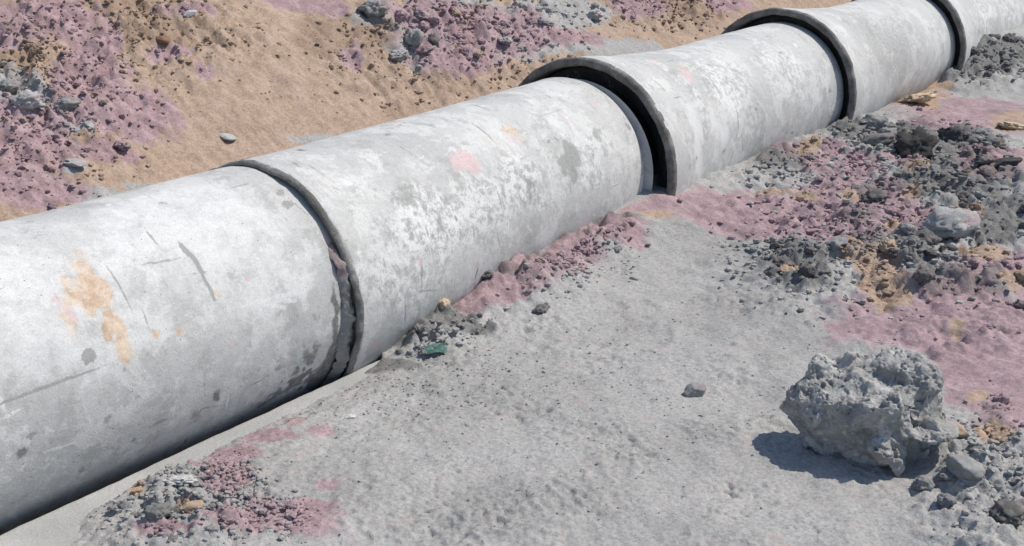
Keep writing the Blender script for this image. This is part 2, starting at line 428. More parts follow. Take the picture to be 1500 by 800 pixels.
def slab_mat():
    nb = NB('bed_concrete')
    n1 = nb.noise(2, 5, .6); n2 = nb.noise(18, 6, .7); n3 = nb.noise(90, 3, .7)
    c = nb.mix(nb.ramp(n1, .35, .65), (.34, .338, .33), (.42, .418, .41))
    c = nb.mix(nb.ramp(n2, .55, .75, 0, .5), c, (.33, .328, .32))
    c = nb.scale_col(c, nb.ramp(n3, .2, .8, .85, 1.12))
    nb.bump(nb.math('ADD', n2, nb.math('MULTIPLY', n3, .4)), .012, .5)
    return nb.done(c, .92, .15)
M_SLAB = slab_mat()

# ------------------------------------------------------------------ the ground, one sheet out to the horizon
def build_ground():
    half = 32; step = .0023
    fine = np.arange(-R_(half), R_(half), step)
    coarse = np.linspace(R_(half), 2 * math.pi - R_(half), 90)[:-1]
    th = np.concatenate([fine, coarse])
    rr = [.15]
    while rr[-1] < 2.5: rr.append(rr[-1] * 1.08)
    while rr[-1] < 27: rr.append(rr[-1] * (1 + step * (1.0 if rr[-1] < 17 else 2.2)))
    while rr[-1] < 6000: rr.append(rr[-1] * 1.25)
    rr = np.array(rr)
    T, RR = np.meshgrid(th, rr)
    x = (RR * np.sin(T)).ravel(); y = (RR * np.cos(T)).ravel()
    z, pink, ochre, dark, brn, rough = ground_all(x, y)
    V = np.stack([x, y, z], 1)
    F = grid_faces(len(rr), len(th), True)[:, ::-1]
    V = np.vstack([V, [[0, 0, z[:len(th)].mean()]]])
    me = mesh_from('ground', V, F, True, dict(pink=np.append(pink, 0), ochre=np.append(ochre, 0), dark=np.append(dark, 0), brown=np.append(brn, 0)))
    bm_fan = len(V) - 1
    o = obj('ground', me, M_SOIL); tag(o, 'trampled grey soil with pink and ochre patches and a cut ochre bank behind', None, None, 'structure')
    return o
build_ground()

# ------------------------------------------------------------------ pipes
def pipe_hit(px, py, only=None):
    d = ray(px, py); best = None
    for k in range(5):
        if only is not None and k != only: continue
        a = C[k]; n = C[k + 1] - a; L = np.linalg.norm(n); n = n / L
        dd = d - n * (d @ n); o = CO - a; oo = o - n * (o @ n)
        A = dd @ dd; B = dd @ oo; D = B * B - A * (oo @ oo - RAD ** 2)
        if D < 0:
            t = -B / A
        else:
            t = (-B - math.sqrt(D)) / A
        X = CO + d * t; s = (X - a) @ n
        if only is None and not (0 <= s <= L): continue
        q = X - a - n * s
        side = np.array([n[1], -n[0], 0]); side /= np.linalg.norm(side)
        up = np.cross(side, n)
        ang = math.atan2(q @ up, q @ side)
        if best is None or t < best[0]: best = (t, k, s, ang)
    return best

def stain_pts(k, lst):
    return [(pipe_hit(px, py, k)[2:], rx, ry, amt, px, py) for px, py, rx, ry, amt in lst]

# stains: (px, py, half size along the pipe in m, half size round the pipe in m, amount)
ST = {
 0: dict(white=[(250,320,.55,.30,.5),(120,480,.5,.22,.45),(330,330,.35,.22,.5),(30,420,.3,.35,.4),(400,400,.25,.2,.4),(330,450,.2,.1,.3),(220,400,.5,.2,.4)],
         ochrestain=[(130,405,.05,.07,1),(140,440,.08,.08,1.1),(165,475,.045,.07,1.1),(178,508,.03,.06,1.1),(120,430,.07,.04,.8),(100,470,.03,.05,.6),(95,412,.02,.03,.7),(120,380,.03,.06,.5),(230,488,.02,.02,.8),(263,484,.015,.02,.9)],
         pinkstain=[(85,440,.02,.03,.6),(105,460,.02,.05,.5),(362,408,.012,.012,.9),(478,350,.02,.03,.6),(190,450,.02,.05,.3)],
         grey=[(290,390,.012,.10,.8),(270,365,.012,.05,.8),(308,425,.010,.06,.8),(175,420,.006,.12,.7),(125,520,.03,.03,.8),(410,280,.03,.03,.8),(425,300,.03,.02,.8),(60,570,.3,.008,.7),
               (280,620,.05,.05,.35),(180,630,.04,.03,.45),(235,618,.05,.012,.6),(410,535,.03,.03,.5),(300,560,.012,.06,.4),(330,590,.008,.1,.35),(215,470,.006,.08,.5),(70,740,.3,.03,.3)],
         mud=[(485,515,.06,.13,1.0),(470,548,.12,.08,1.1),(440,556,.14,.05,.8),(492,450,.02,.10,.8),(455,520,.05,.06,.6),(410,575,.15,.03,.6),(200,690,.25,.03,.35),(380,625,.3,.025,.4),(490,480,.03,.06,.7)]),
 1: dict(white=[(820,150,.5,.14,.4),(560,250,.4,.16,.3),(850,200,.1,.3,.5),(600,330,.1,.2,.4),(690,350,.08,.3,.4),(770,230,.05,.2,.4)],
         mottle=[(640,330,.45,.20,.9),(560,400,.25,.2,.6),(760,270,.3,.2,.8),(700,300,.3,.18,.7),(870,230,.18,.18,.6),(600,420,.25,.1,.5)],
         grey=[(845,235,.13,.11,.75),(780,270,.05,.08,.6),(590,300,.06,.08,.5),(890,200,.06,.08,.5),(640,320,.1,.08,.35),(820,165,.2,.006,.5)],
         ochrestain=[(755,190,.06,.05,.65),(770,200,.03,.04,.4)],
         pinkstain=[(685,245,.10,.07,.55),(610,270,.04,.03,.4),(885,152,.03,.03,.6),(760,210,.05,.05,.4),(540,500,.05,.03,.5)],
         mud=[(700,425,.3,.03,.45),(560,515,.2,.04,.5)]),
 2: dict(white=[(1070,150,.3,.2,.5),(1010,200,.1,.3,.6),(1150,110,.3,.2,.4),(1050,190,.2,.2,.5)],
         mottle=[(1060,120,.35,.22,.7),(1150,100,.3,.2,.6),(1010,150,.1,.2,.6),(1100,170,.3,.15,.4),(1180,130,.2,.2,.35)],
         ochrestain=[(1000,105,.05,.05,.5),(960,100,.05,.05,.35)],
         pinkstain=[(1000,120,.08,.08,.5),(950,105,.05,.03,.5)],
         mud=[(1200,200,.12,.08,.6),(1060,270,.4,.03,.5)]),
 3: dict(white=[(1300,60,.3,.1,.1)], grey=[(1300,60,.9,.5,.38),(1300,80,.4,.12,.3),(1260,140,.1,.2,.2)], mottle=[(1270,100,.15,.25,.25)], mud=[(1300,165,.4,.04,.4)]),
 4: dict(white=[(1450,20,.3,.1,.5)], mottle=[(1440,25,.3,.3,.6),(1480,15,.3,.2,.6)], mud=[(1430,50,.2,.05,.4)]),
}
WHITE_LINES = [((362,446),(435,428)),((385,441),(418,452)),((388,440),(432,441))]
MASKS = ('white', 'mottle', 'grey', 'ochrestain', 'pinkstain', 'mud')

def profile(L, rb):
    """outer radius along the pipe: bell at the start, then plain barrel to the spigot end"""
    def r(t):
        return RAD + (rb - RAD) * (1 - .35 * sstep(.0, .5, t) - .65 * sstep(.15, 1.5, t))
    return r

LABELS = ['nearest concrete pipe with an ochre smear, cut off by the left edge',
          'second concrete pipe from the left, flaking grey and white side, peach stain on top',
          'third concrete pipe from the left, pale lime blotches behind the widest dark joint',
          'fourth concrete pipe from the left, plain smooth grey and almost unstained',
          'farthest concrete pipe, at the top right corner, half buried by a dark clod mound']

def build_pipe(k):
    a = C[k]; n = C[k + 1] - a; L = float(np.linalg.norm(n)); n = n / L
    side = np.array([n[1], -n[0], 0]); side /= np.linalg.norm(side); up = np.cross(side, n)
    shift = np.array([-.070, .0, 0]) if k == 1 else np.zeros(3)      # this spigot sits off centre in the next bell
    root = bpy.data.objects.new('concrete_pipe', None); COL.objects.link(root)
    # local frame: X along the pipe, Y towards the camera side, Z up
    M = Matrix(((n[0], side[0], up[0], a[0]), (n[1], side[1], up[1], a[1]), (n[2], side[2], up[2], a[2]), (0, 0, 0, 1)))
    root.matrix_world = M
    tag(root, LABELS[k], 'concrete pipe', 'concrete pipes laid end to end in the trench')
    rb = BELL[k]
    start = np.array([0, .030, -.006]) if k == 1 else np.zeros(3)     # mouth set a little to the camera's side of the line
    res = (.0085, .0085, .012, .02, .025)[k]
    Lend = L - .075 if k == 1 else L + .07
    ts = np.concatenate([[0.0], np.arange(.012, Lend, res), [Lend]])
    rf = profile(L, rb)
    fine = np.arange(R_(-75), R_(125), res / RAD)
    co = np.arange(R_(125), R_(285), .08)
    ph = np.concatenate([fine, co])
    T, PH = np.meshgrid(ts, ph, indexing='ij')
    rad = rf(T)
    rad = np.where(T < .006, rad - .012, rad)                        # chamfered arris at the bell mouth
    rad = np.where(T > Lend - .004, rad - .010, rad)
    X = T; Y = rad * np.cos(PH); Z = rad * np.sin(PH)
    p = np.stack([X, Y, Z], -1).reshape(-1, 3)
    nz = fbm3(p * 5 + k * 31, 4, 200 + k) * .0035 + fbm3(p * 1.2 + k * 7, 2, 210) * .004
    p[:, 1] += nz * np.cos(PH).ravel(); p[:, 2] += nz * np.sin(PH).ravel()
    if k == 1:
        p = p + start * (1 - sstep(.0, 1.2, T)).ravel()[:, None]
        f = (T / Lend).ravel()[:, None] ** 1.5; sh = np.array([shift @ n, shift @ side, shift @ up]); p = p + f * sh
    at = {}
    tt = T.ravel(); pp = PH.ravel()
    wn = fbm3(p * 9 + 3, 3, 230); wn2 = fbm3(p * 9 + 13, 3, 240); wf = fbm3(p * 24 + 3, 4, 250, .65); wf2 = fbm3(p * 24 + 17, 4, 260, .65)
    for m in MASKS:
        v = np.zeros(len(p))
        for (s, ang), rx, ry, amt, px, py in stain_pts(k, ST[k].get(m, [])):
            m0 = min(rx, ry); am = 1.1 * min(m0, .06) + (.02 if max(rx, ry) > .1 and m0 > .02 else 0)
            if m0 < .013: am = .5 * m0
            A_, B_ = (wn, wn2) if m0 > .05 else (wf, wf2)
            dx = (tt - s + A_ * am * 1.6) / rx
            da = ((pp - ang) * RAD + B_ * am * 1.6) / ry
            q = dx * dx + da * da
            v = np.maximum(v, amt * np.exp(-q * q * .8))
        at[m] = v
    if k < 3:                                                # chips, splashes, trickles and chalky scuffs of handling
        rgm = np.random.default_rng(50 + k)
        for i in range(110):
            m = rgm.choice(['grey', 'white', 'ochrestain', 'pinkstain', 'mud'], p=[.52, .30, .06, .04, .08])
            s = rgm.uniform(.1, L); ang = rgm.uniform(R_(-45), R_(95))
            if rgm.random() < .45: rx, ry = rgm.uniform(.004, .009), rgm.uniform(.02, .11)        # trickles run round the pipe
            elif rgm.random() < .3: rx, ry = rgm.uniform(.03, .14), rgm.uniform(.003, .007)       # scrapes run along it
            else: rx, ry = rgm.uniform(.008, .035), rgm.uniform(.008, .03)
            sel = np.abs(tt - s) < 3 * rx + .05
            am = 1.3 * min(rx, ry)
            lean = rgm.uniform(-.3, .3)
            dy_ = (pp[sel] - ang) * RAD; dx_ = tt[sel] - s
            dx = (dx_ - (dy_ * lean if ry > rx else 0) + wf[sel] * am) / rx; da = (dy_ + (dx_ * lean if rx > ry else 0) + wf2[sel] * am) / ry
            q = dx * dx + da * da
            at[m][sel] = np.maximum(at[m][sel], rgm.uniform(.35, .8) * np.exp(-q * q * .8))
    if k == 0:
        for A, B in WHITE_LINES:
            ha, hb = pipe_hit(*A, 0)[2:], pipe_hit(*B, 0)[2:]
            ax, ay = tt - ha[0], (pp - ha[1]) * RAD; bx, by = hb[0] - ha[0], (hb[1] - ha[1]) * RAD
            u = np.clip((ax * bx + ay * by) / (bx * bx + by * by), 0, 1)
            d = np.hypot(ax - u * bx, ay - u * by)
            at['white'] = np.maximum(at['white'], 1.4 * np.exp(-(d / .007) ** 2))
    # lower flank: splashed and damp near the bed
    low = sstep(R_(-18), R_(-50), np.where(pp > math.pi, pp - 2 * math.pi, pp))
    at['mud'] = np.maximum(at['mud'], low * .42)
    F = grid_faces(len(ts), len(ph), True)
    obj('barrel', mesh_from('barrel', p, F, True, at), M_PIPE, root)

    # bell mouth: dark damp end face stepping in to the socket, then the socket bore
    def ring(name, prof, mat, seg=160, seed=0, wob=.0, at_x=None):
        ph2 = np.linspace(0, 2 * math.pi, seg, endpoint=False)
        P = np.array(prof)
        t2 = np.repeat(P[:, :1], seg, 1); r2 = np.repeat(P[:, 1:], seg, 1)
        q = np.stack([t2, r2 * np.cos(ph2), r2 * np.sin(ph2)], -1).reshape(-1, 3)
        if wob:
            nn = fbm3(q * 9, 5, seed + 300, .65) * wob
            q[:, 0] += fbm3(q * 7 + 9, 3, seed + 310) * wob
            q[:, 1] *= 1 + nn / .65; q[:, 2] *= 1 + nn / .65
        if name != 'socket_bore': q = q + start
        return obj(name, mesh_from(name, q, grid_faces(len(P), seg, True), True), mat, root)
    w1 = rb - RAD; kq = .35 if k == 1 else 1.0
    if k != 0:
        ring('socket_rim', [(.046 * kq, rb - .003), (.034 * kq, rb + .005 * kq), (.008, rb + .007 * kq), (-.008 * kq, rb + .002), (-.016, rb - .008), (-.019, rb - .02), (-.012, rb - .38 * w1), (.0, rb - .46 * w1), (.035, rb - .50 * w1), (.12, rb - .54 * w1)], M_RIM, 320, k, .019 if k == 1 else .011)
        ring('rubber_gasket', [(.125, rb - .50 * w1), (.095, rb - .56 * w1), (.075, rb - .75 * w1), (.085, RAD + .012), (.10, RAD - .03), (.13, RAD - .075)], M_RUB, 160, k + 20, .004)
    ring('socket_bore', [(.13, rb - .5 * w1), (.16, RAD - .02), (.4, RAD - .09), (L * .97, RAD - .09), (Lend - .005, RAD - .085), (Lend - .0005, RAD - .012)], M_PIPE, 96, k + 40)
    if k == 1:
        # mortar pressed into the joint, broken off towards the top
        rg = np.random.default_rng(3)
        a0 = R_(-75); a1 = R_(38); na = 150; nb_ = 14
        A, B = np.meshgrid(np.linspace(a0, a1, na), np.linspace(0, 1, nb_), indexing='ij')
        x0 = -.060 - .04 * sstep(R_(25), R_(-40), A); x1 = .006
        fade = sstep(0, .12, (A - a0) / (a1 - a0)) * sstep(1, .85, (A - a0) / (a1 - a0))
        x = x0 + (x1 - .012 - x0) * B
        q0 = np.stack([x, np.cos(A) * .6, np.sin(A) * .6], -1).reshape(-1, 3)
        nn = fbm3(q0 * 14, 4, 400).reshape(A.shape); n4 = fbm3(q0 * 45, 3, 410).reshape(A.shape)
        h = (np.sin(np.pi * np.clip(B, .0, 1)) ** .5 * (.030 * (.4 + .6 * B)) + nn * .028 + n4 * .014) * fade - .012 * (1 - fade) - .006
        rr = RAD + .012 + h * 1.1
        x = x + n4 * .01
        q = np.stack([x, np.cos(A) * rr, np.sin(A) * rr], -1).reshape(-1, 3)
        obj('mortar_band', mesh_from('mortar_band', q, grid_faces(na, nb_), True), M_MORT, root)['label'] = 'crumbling grey joint mortar with pink mud'
    return root
for k in range(5): build_pipe(k)

# ------------------------------------------------------------------ concrete bed beside the first pipe
def build_slab():
    n = C[1] - C[0]; n[2] = 0; n /= np.linalg.norm(n); side = np.array([n[1], -n[0], 0]); a = C[0].copy(); a[2] = 0
    s0, s1 = -2.5, 3.7
    root = bpy.data.objects.new('concrete_bed', None); COL.objects.link(root)
    root.matrix_world = Matrix(((n[0], side[0], 0, a[0]), (n[1], side[1], 0, a[1]), (0, 0, 1, 0), (0, 0, 0, 1)))
    tag(root, 'smooth grey concrete bed slab running along the foot of the nearest pipe', 'concrete slab')
    S = np.arange(s0, s1, .012)
    lat = np.concatenate([[SLAB_L0 - .001, SLAB_L0, SLAB_L0, SLAB_L0 + .003, SLAB_L0 + .009], np.arange(SLAB_L0 + .016, SLAB_L1, .012), [SLAB_L1, SLAB_L1]])
    zz = np.concatenate([[-.30, -.15, -.016, -.007, -.002], np.zeros(len(lat) - 7), [0, -.3]])
    S2, Lt = np.meshgrid(S, lat, indexing='ij'); Z = np.repeat(zz[None], len(S), 0)
    wav = fbm2(S2 * 3, Lt * 3, 3, 500) * .006 * (Z > -.02)
    edge = fbm2(S2 * 11, S2 * 0 + .5, 4, 510) * .006
    p = np.stack([S2, Lt + edge * (Lt < SLAB_L0 + .02), Z + wav], -1).reshape(-1, 3)
    obj('slab', mesh_from('slab', p, grid_faces(len(S), len(lat)), True), M_SLAB, root)
build_slab()

# ------------------------------------------------------------------ stones and clods
def ico(sub):
    bm = bmesh.new(); bmesh.ops.create_icosphere(bm, subdivisions=sub, radius=1)
    V = np.array([v.co[:] for v in bm.verts]); F = np.array([[v.index for v in f.verts] for f in bm.faces]); bm.free()
    return V, F
ICO = {s: ico(s) for s in (1, 2, 3, 4, 5, 7)}

def lump_mesh(name, seed, sub=4, crag=.35, cuts=7, bumpy=.16, flat=.75, crumb=0.):
    V, F = ICO[sub]; rg = np.random.default_rng(seed)
    st = rg.uniform(.65, 1.25, 3); Vs = V * st
    r = np.ones(len(V))
    for _ in range(cuts):
        n = rg.normal(size=3); n /= np.linalg.norm(n); d = rg.uniform(1 - crag, 1.02)
        q = V @ n; m = q > .15
        r[m] = np.minimum(r[m], d / q[m])
    r = r * (1 + bumpy * 1.3 * fbm3(Vs * 1.6 + seed * 3.1, 3, seed) + bumpy * .8 * fbm3(Vs * 4 + seed, 5, seed + 50, .72)
             + crumb * (np.abs(fbm3(Vs * 3.2 + seed * 1.7, 4, seed + 80, .6)) * 2.2 - .5))
    P = V * r[:, None] * np.array([1, rg.uniform(.7, 1), flat * rg.uniform(.75, 1.15)])
    P /= np.abs(P[:, 0]).max()
    return mesh_from(name, P, F, True)

CLODS = [lump_mesh('soil_clod', 100 + i, 4, .4, 5, .34, .72, .30) for i in range(12)]
STONES = [lump_mesh('stone', 200 + i, 4, .42, 10, .14, .7) for i in range(6)]

def mat_copy(me, mat):
    m = me.copy(); m.materials.clear(); m.materials.append(mat); return m
VAR = {}
def variant(kind, idx, m):
    key = (kind, idx, m)
    if key not in VAR: VAR[key] = mat_copy((CLODS if kind == 'clod' else STONES)[idx], M_CLOD[m])
    return VAR[key]

def place(name, me, P, size, squash=1.0, yaw=None, sink=.35, stretch=1.0):
    """size = half width in metres; rests in the ground at P"""
    o = bpy.data.objects.new(name, me); COL.objects.link(o)
    z = gz(P[0], P[1])
    o.scale = (size * stretch, size, size * squash)
    o.rotation_euler = (random.uniform(-.3, .3), random.uniform(-.3, .3), random.uniform(0, 6.28) if yaw is None else yaw)
    o.location = (P[0], P[1], z + size * squash * .62 * (1 - 2 * sink) )
    return o

# single stones that can be told apart: name, kind, variant, colour, px, py (foot), width px, squash, yaw, label, category
SINGLE = [
 ('pebble', 'stone', 2, 'light', 1019, 578, 36, 1.25, .4, 'small rounded grey stone lying alone on the bare grey soil left of the boulder', 'stone'),
 ('boulder', 'clod', 7, 'light', 1398, 366, 100, .62, .2, 'wide grey lump with pink soil round its edge, by the right edge among dark clods', 'boulder'),
 ('boulder', 'clod', 1, 'black', 1345, 242, 72, .9, 1.2, 'broad nearly black lump in the middle of the dark clods beside the fourth pipe', 'boulder'),
 ('boulder', 'clod', 2, 'black', 1394, 218, 46, 1.0, 2.2, 'round nearly black lump just right of the broad black one, below the pink strip', 'boulder'),
 ('boulder', 'stone', 1, 'dark', 1290, 232, 55, .6, .3, 'low dark slab of soil at the foot of the third dark joint', 'boulder'),
 ('boulder', 'stone', 2, 'black', 1474, 264, 52, .6, .1, 'flat dark stone on pink soil near the right edge, level with the boulder pile', 'stone'),
 ('ochre_stone', 'clod', 3, 'bright', 1486, 192, 52, .5, .5, 'bright sandy ochre stone at the right edge above the dark clods', 'stone'),
 ('ochre_stone', 'clod', 8, 'bright', 1346, 158, 58, .48, .1, 'ochre clay lump against the foot of the fourth pipe', 'stone'),
 ('rubble_stone', 'stone', 5, 'grey', 1415, 724, 66, .9, .4, 'smooth grey stone at the foot of the large craggy boulder, on its right', 'stone'),
 ('rubble_stone', 'clod', 3, 'dark', 1482, 784, 70, .8, 1.1, 'dark lump in the bottom right corner', 'stone'),
 ('rubble_stone', 'stone', 0, 'ochre', 1405, 655, 34, .7, 2.0, 'small ochre stone touching the right tip of the large craggy boulder', 'stone'),
 ('bank_stone', 'clod', 1, 'dark', 134, 16, 26, 1.0, 1.3, 'small dark grey stone at the very top of the bank on the left', 'stone'),
 ('bank_stone', 'stone', 2, 'pale', 279, 48, 22, .9, .7, 'small pale stone with a lit face, alone on the upper left of the bank', 'stone'),
 ('bank_stone', 'stone', 3, 'brown', 236, 82, 26, .6, .2, 'small dark brown lump on the ochre bank below the pale stone', 'stone'),
 ('bank_stone', 'clod', 10, 'light', 548, 44, 50, 1.0, .3, 'biggest grey stone on the bank, at the top centre left of the dark gully', 'stone'),
 ('bank_stone', 'clod', 11, 'light', 607, 96, 34, 1.2, .9, 'upright grey stone in the gully on the bank', 'stone'),
 ('bank_stone', 'clod', 4, 'dark', 634, 84, 22, 1.5, .1, 'tall dark clod on the right side of the gully on the bank', 'stone'),
 ('bank_stone', 'clod', 5, 'light', 98, 190, 44, .9, .8, 'wide low grey stone in the middle of the grey stone row on the left bank', 'stone'),
 ('bank_stone', 'clod', 9, 'light', 128, 218, 34, 1.1, 2.1, 'pointed grey stone at the lower right end of the stone row on the left bank', 'stone'),
 ('bank_stone', 'clod', 6, 'light', 40, 185, 56, .9, .5, 'large crumbly grey lump at the left end of the stone row on the bank', 'stone'),
 ('bank_stone', 'clod', 7, 'light', 12, 150, 40, .7, .5, 'grey lump cut by the left edge on the bank', 'stone'),
 ('bank_stone', 'stone', 2, 'light', 111, 270, 34, .45, .1, 'thin flat grey stone on pink soil above the nearest pipe', 'stone'),
 ('bank_stone', 'clod', 8, 'pink', 178, 238, 30, .9, .1, 'dusky pink clod on the bank below the smooth pink patch', 'stone'),
 ('bank_stone', 'stone', 3, 'pale', 330, 208, 30, .35, .1, 'thin pale chip on the ochre bank just above the nearest pipe', 'stone'),
 ('rubble_stone', 'clod', 0, 'grey', 230, 785, 48, 1.0, .3, 'rounded grey stone in the rubble at the bottom left, beside the bare slab', 'stone'),
 ('rubble_stone', 'stone', 5, 'dark', 258, 766, 28, .8, 1.3, 'dark stone wedged between the rounded grey one and the ochre one at the bottom left', 'stone'),
 ('rubble_stone', 'stone', 1, 'ochre', 284, 770, 36, .8, .6, 'ochre stone in the rubble at the bottom left', 'stone'),
 ('rubble_stone', 'clod', 9, 'ochre', 199, 738, 22, .9, .6, 'small ochre clod at the slab edge of the rubble at the bottom left', 'stone'),
 ('rubble_stone', 'clod', 10, 'pale', 262, 734, 60, .4, .2, 'flat crumbly whitish lump at the top of the bottom left rubble', 'stone'),
 ('clay_chunk', 'clod', 11, 'bright', 648, 474, 24, 1.0, .3, 'small ochre clay chunk against the second pipe near the teal scrap', 'clay chunk'),
 ('rubble_stone', 'clod', 2, 'dark', 795, 462, 34, .6, .6, 'dark clod on the grey soil below the pink strip beside the second pipe', 'stone'),
 ('rubble_stone', 'clod', 3, 'dark', 712, 424, 34, .8, 2.6, 'dark clod leaning on the second pipe where the pink strip begins', 'stone'),
 ('rubble_stone', 'clod', 4, 'dark', 742, 386, 40, .9, .6, 'dark clod at the crest of soil leaning on the middle of the second pipe', 'stone'),
 ('rubble_stone', 'stone', 3, 'pale', 1216, 262, 16, .8, .6, 'tiny pale pebble on the grey patch below the third pipe', 'stone'),
 ('rubble_stone', 'stone', 2, 'pale', 512, 612, 18, .8, .6, 'tiny pale pebble on grey soil right of the slab edge', 'stone'),
]
for nm, kind, vi, m, px, py, wpx, sq, yaw, lab, cat in SINGLE:
    P = hit(px, py); s = px_size(P, wpx) / 2
    P = P + np.array([0, s * .55, 0])
    o = place(nm, variant(kind, vi, m), P, s, sq, yaw, .24)
    tag(o, lab, cat)

# the large craggy boulder on the right: broken chunks fused into one lump
def build_rock():
    foot = hit(1310, 690)
    sc = float((foot - CO) @ CF) / FPX                     # metres per photo pixel at the boulder
    cx, cy = 1310, 690
    # corner points: photo pixel and distance behind the foot, in metres
    pts = [(1290,690,.03),(1320,695,0),(1348,681,.06),(1265,672,.06),(1262,684,.06),(1240,664,.11),(1205,660,.17),(1176,646,.235),(1151,618,.27),(1150,586,.28),(1168,555,.30),(1215,534,.33),
           (1255,523,.36),(1335,520,.33),(1372,550,.26),(1383,585,.20),(1384,615,.16),(1366,657,.09),
           (1172,592,.19),(1222,598,.05),(1286,602,-.02),(1338,596,.03),(1372,592,.10),(1300,645,-.02),(1226,628,.12)]
    bm = bmesh.new()
    for px, py, dy in pts:
        r_ = ray(px, py); t_ = (foot[1] + dy) / r_[1]; bm.verts.new(CO + r_ * t_ - foot)
    res = bmesh.ops.convex_hull(bm, input=bm.verts[:]); bmesh.ops.triangulate(bm, faces=bm.faces[:])
    bmesh.ops.delete(bm, geom=[v for v in bm.verts if not v.link_faces], context='VERTS'); bm.verts.index_update()
    HV = np.array([v.co[:] for v in bm.verts]); HF = np.array([[v.index for v in f.verts] for f in bm.faces]); bm.free()
    VV = [HV]; FF = [HF]; off = len(HV)
    V, F = ICO[4]
    # knobs and ledges standing out of the block: pixel, distance behind the foot, half sizes in metres (right, away, up), seed
    for px, py, dy, rx, ry, rz, sd_ in [(1318,545,.25,.10,.10,.075,1),(1340,556,.21,.09,.11,.075,2),(1357,633,.05,.105,.10,.036,3),(1190,580,.25,.075,.10,.05,4),
                                        (1246,560,.24,.11,.10,.045,5),(1300,655,.05,.10,.09,.10,6),(1300,606,.02,.09,.05,.04,7),(1205,612,.18,.10,.09,.075,8)]:
        rg = np.random.default_rng(40 + sd_); r = np.full(len(V), 1.12)
        for _ in range(12):
            n = rg.normal(size=3); n /= np.linalg.norm(n); q = V @ n; m = q > .1
            r[m] = np.minimum(r[m], rg.uniform(.70, 1.0) / q[m])
        r_ = ray(px, py); c_ = CO + r_ * (foot[1] + dy) / r_[1] - foot
        VV.append(V * r[:, None] * np.array([rx, ry, rz]) + c_); FF.append(F + off); off += len(V)
    rg = np.random.default_rng(77)
    for i in range(34):                                     # small broken pieces standing proud on the block
        f_ = HF[rg.integers(len(HF))]; w_ = rg.dirichlet((1, 1, 1)); c_ = (HV[f_] * w_[:, None]).sum(0)
        sz = rg.uniform(.025, .065); r = np.full(len(V), 1.3)
        for _ in range(7):
            n = rg.normal(size=3); n /= np.linalg.norm(n); q = V @ n; m = q > .1
            r[m] = np.minimum(r[m], rg.uniform(.5, 1.0) / q[m])
        VV.append(V * r[:, None] * sz * rg.uniform(.6, 1.1, 3) + c_ * .955); FF.append(F + off); off += len(V)
    W = np.vstack(VV)
    tmp = obj('craggy_boulder', mesh_from('chunks', W, np.vstack(FF), False))
    md = tmp.modifiers.new('fuse', 'REMESH'); md.mode = 'VOXEL'; md.voxel_size = .0042
    dg = bpy.context.evaluated_depsgraph_get()
    me = bpy.data.meshes.new_from_object(tmp.evaluated_get(dg))
    bpy.data.objects.remove(tmp)
    n = len(me.vertices); co = np.empty(n * 3, np.float32); nr = np.empty(n * 3, np.float32)
    me.vertices.foreach_get('co', co); me.vertex_normals.foreach_get('vector', nr)
    p = co.reshape(-1, 3).astype(float); nr = nr.reshape(-1, 3)
    big = fbm3(p * 7 + 2, 3, 301); rid = 1 - np.abs(fbm3(p * 12 + 8, 4, 310, .55)) * 2.6
    fin = fbm3(p * 38, 4, 320, .7); pit = sstep(.15, .5, fbm3(p * 26 + 4, 3, 330, .6))
    cell = fbm3(p * 15 + 15, 3, 340, .6)
    ter = np.abs(((cell * 4) % 1) - .5)
    topm = sstep(.0, .7, nr[:, 2])
    hol = lambda px, py, dy, sr: np.exp(-(((p - (CO + ray(px, py) * (foot[1] + dy) / ray(px, py)[1] - foot)) / sr) ** 2).sum(1))
    d = .010 * big + .009 * (rid - .5) + .008 * fin - .018 * pit * (.4 + .6 * topm)
    d = d - .045 * hol(1345, 604, .06, .055) - .03 * hol(1235, 590, .06, .05) - .035 * hol(1255, 568, .12, .045) - .02 * hol(1300, 565, .15, .05) - .025 * hol(1262, 640, .05, .05)
    p = p + nr * d[:, None]
    rg = np.random.default_rng(5)
    for i in range(46):                                   # flat fracture faces
        j = rg.integers(n); c_ = p[j]; nn = (nr[j] + (p[j] - p.mean(0)) * 2.0) + rg.normal(size=3) * .12; nn /= np.linalg.norm(nn); R2 = rg.uniform(.05, .11)
        q = p - c_; dist = (q * q).sum(1); hgt = q @ nn + R2 * .03
        m = (dist < R2 * R2) & (hgt > 0)
        fall = np.clip((1 - dist[m] / (R2 * R2)) * 2.2, 0, 1)
        p[m] -= nn * (hgt[m] * .85 * fall)[:, None]
    pit2 = sstep(.12, .5, fbm3(p * 34 + 9, 4, 360, .65)) * (.35 + .65 * sstep(-.1, .6, nr[:, 2]))
    p = p + nr * (.006 * fbm3(p * 48, 4, 350, .75) - .014 * pit2)[:, None]
    g = ground_all(p[:, 0] + foot[0], p[:, 1] + foot[1])[0]
    gap = p[:, 2] + foot[2] - g
    lift = float(np.partition(gap, 400)[400]) + .034
    base = foot.copy(); base[2] = foot[2] - lift
    me.vertices.foreach_set('co', p.astype(np.float32).ravel()); me.update()
    me.polygons.foreach_set('use_smooth', np.ones(len(me.polygons), bool))
    nb = NB('craggy_rock')
    n1 = nb.noise(7, 6, .68); n2 = nb.noise(40, 5, .7); n3 = nb.noise(130, 3, .7)
    c = nb.mix(nb.ramp(n1, .35, .65), (.27, .266, .257), (.41, .404, .39))
    c = nb.mix(nb.ramp(nb.noise(11, 6, .7, dist=.5), .54, .66, 0, .7), c, (.60, .598, .59))
    agg = nb.vor(30); c = nb.mix(nb.ramp(agg, .30, .22, 0, .45), c, nb.mix(nb.ramp(nb.noise(26, 2), .4, .6), (.20, .19, .18), (.52, .50, .47)))
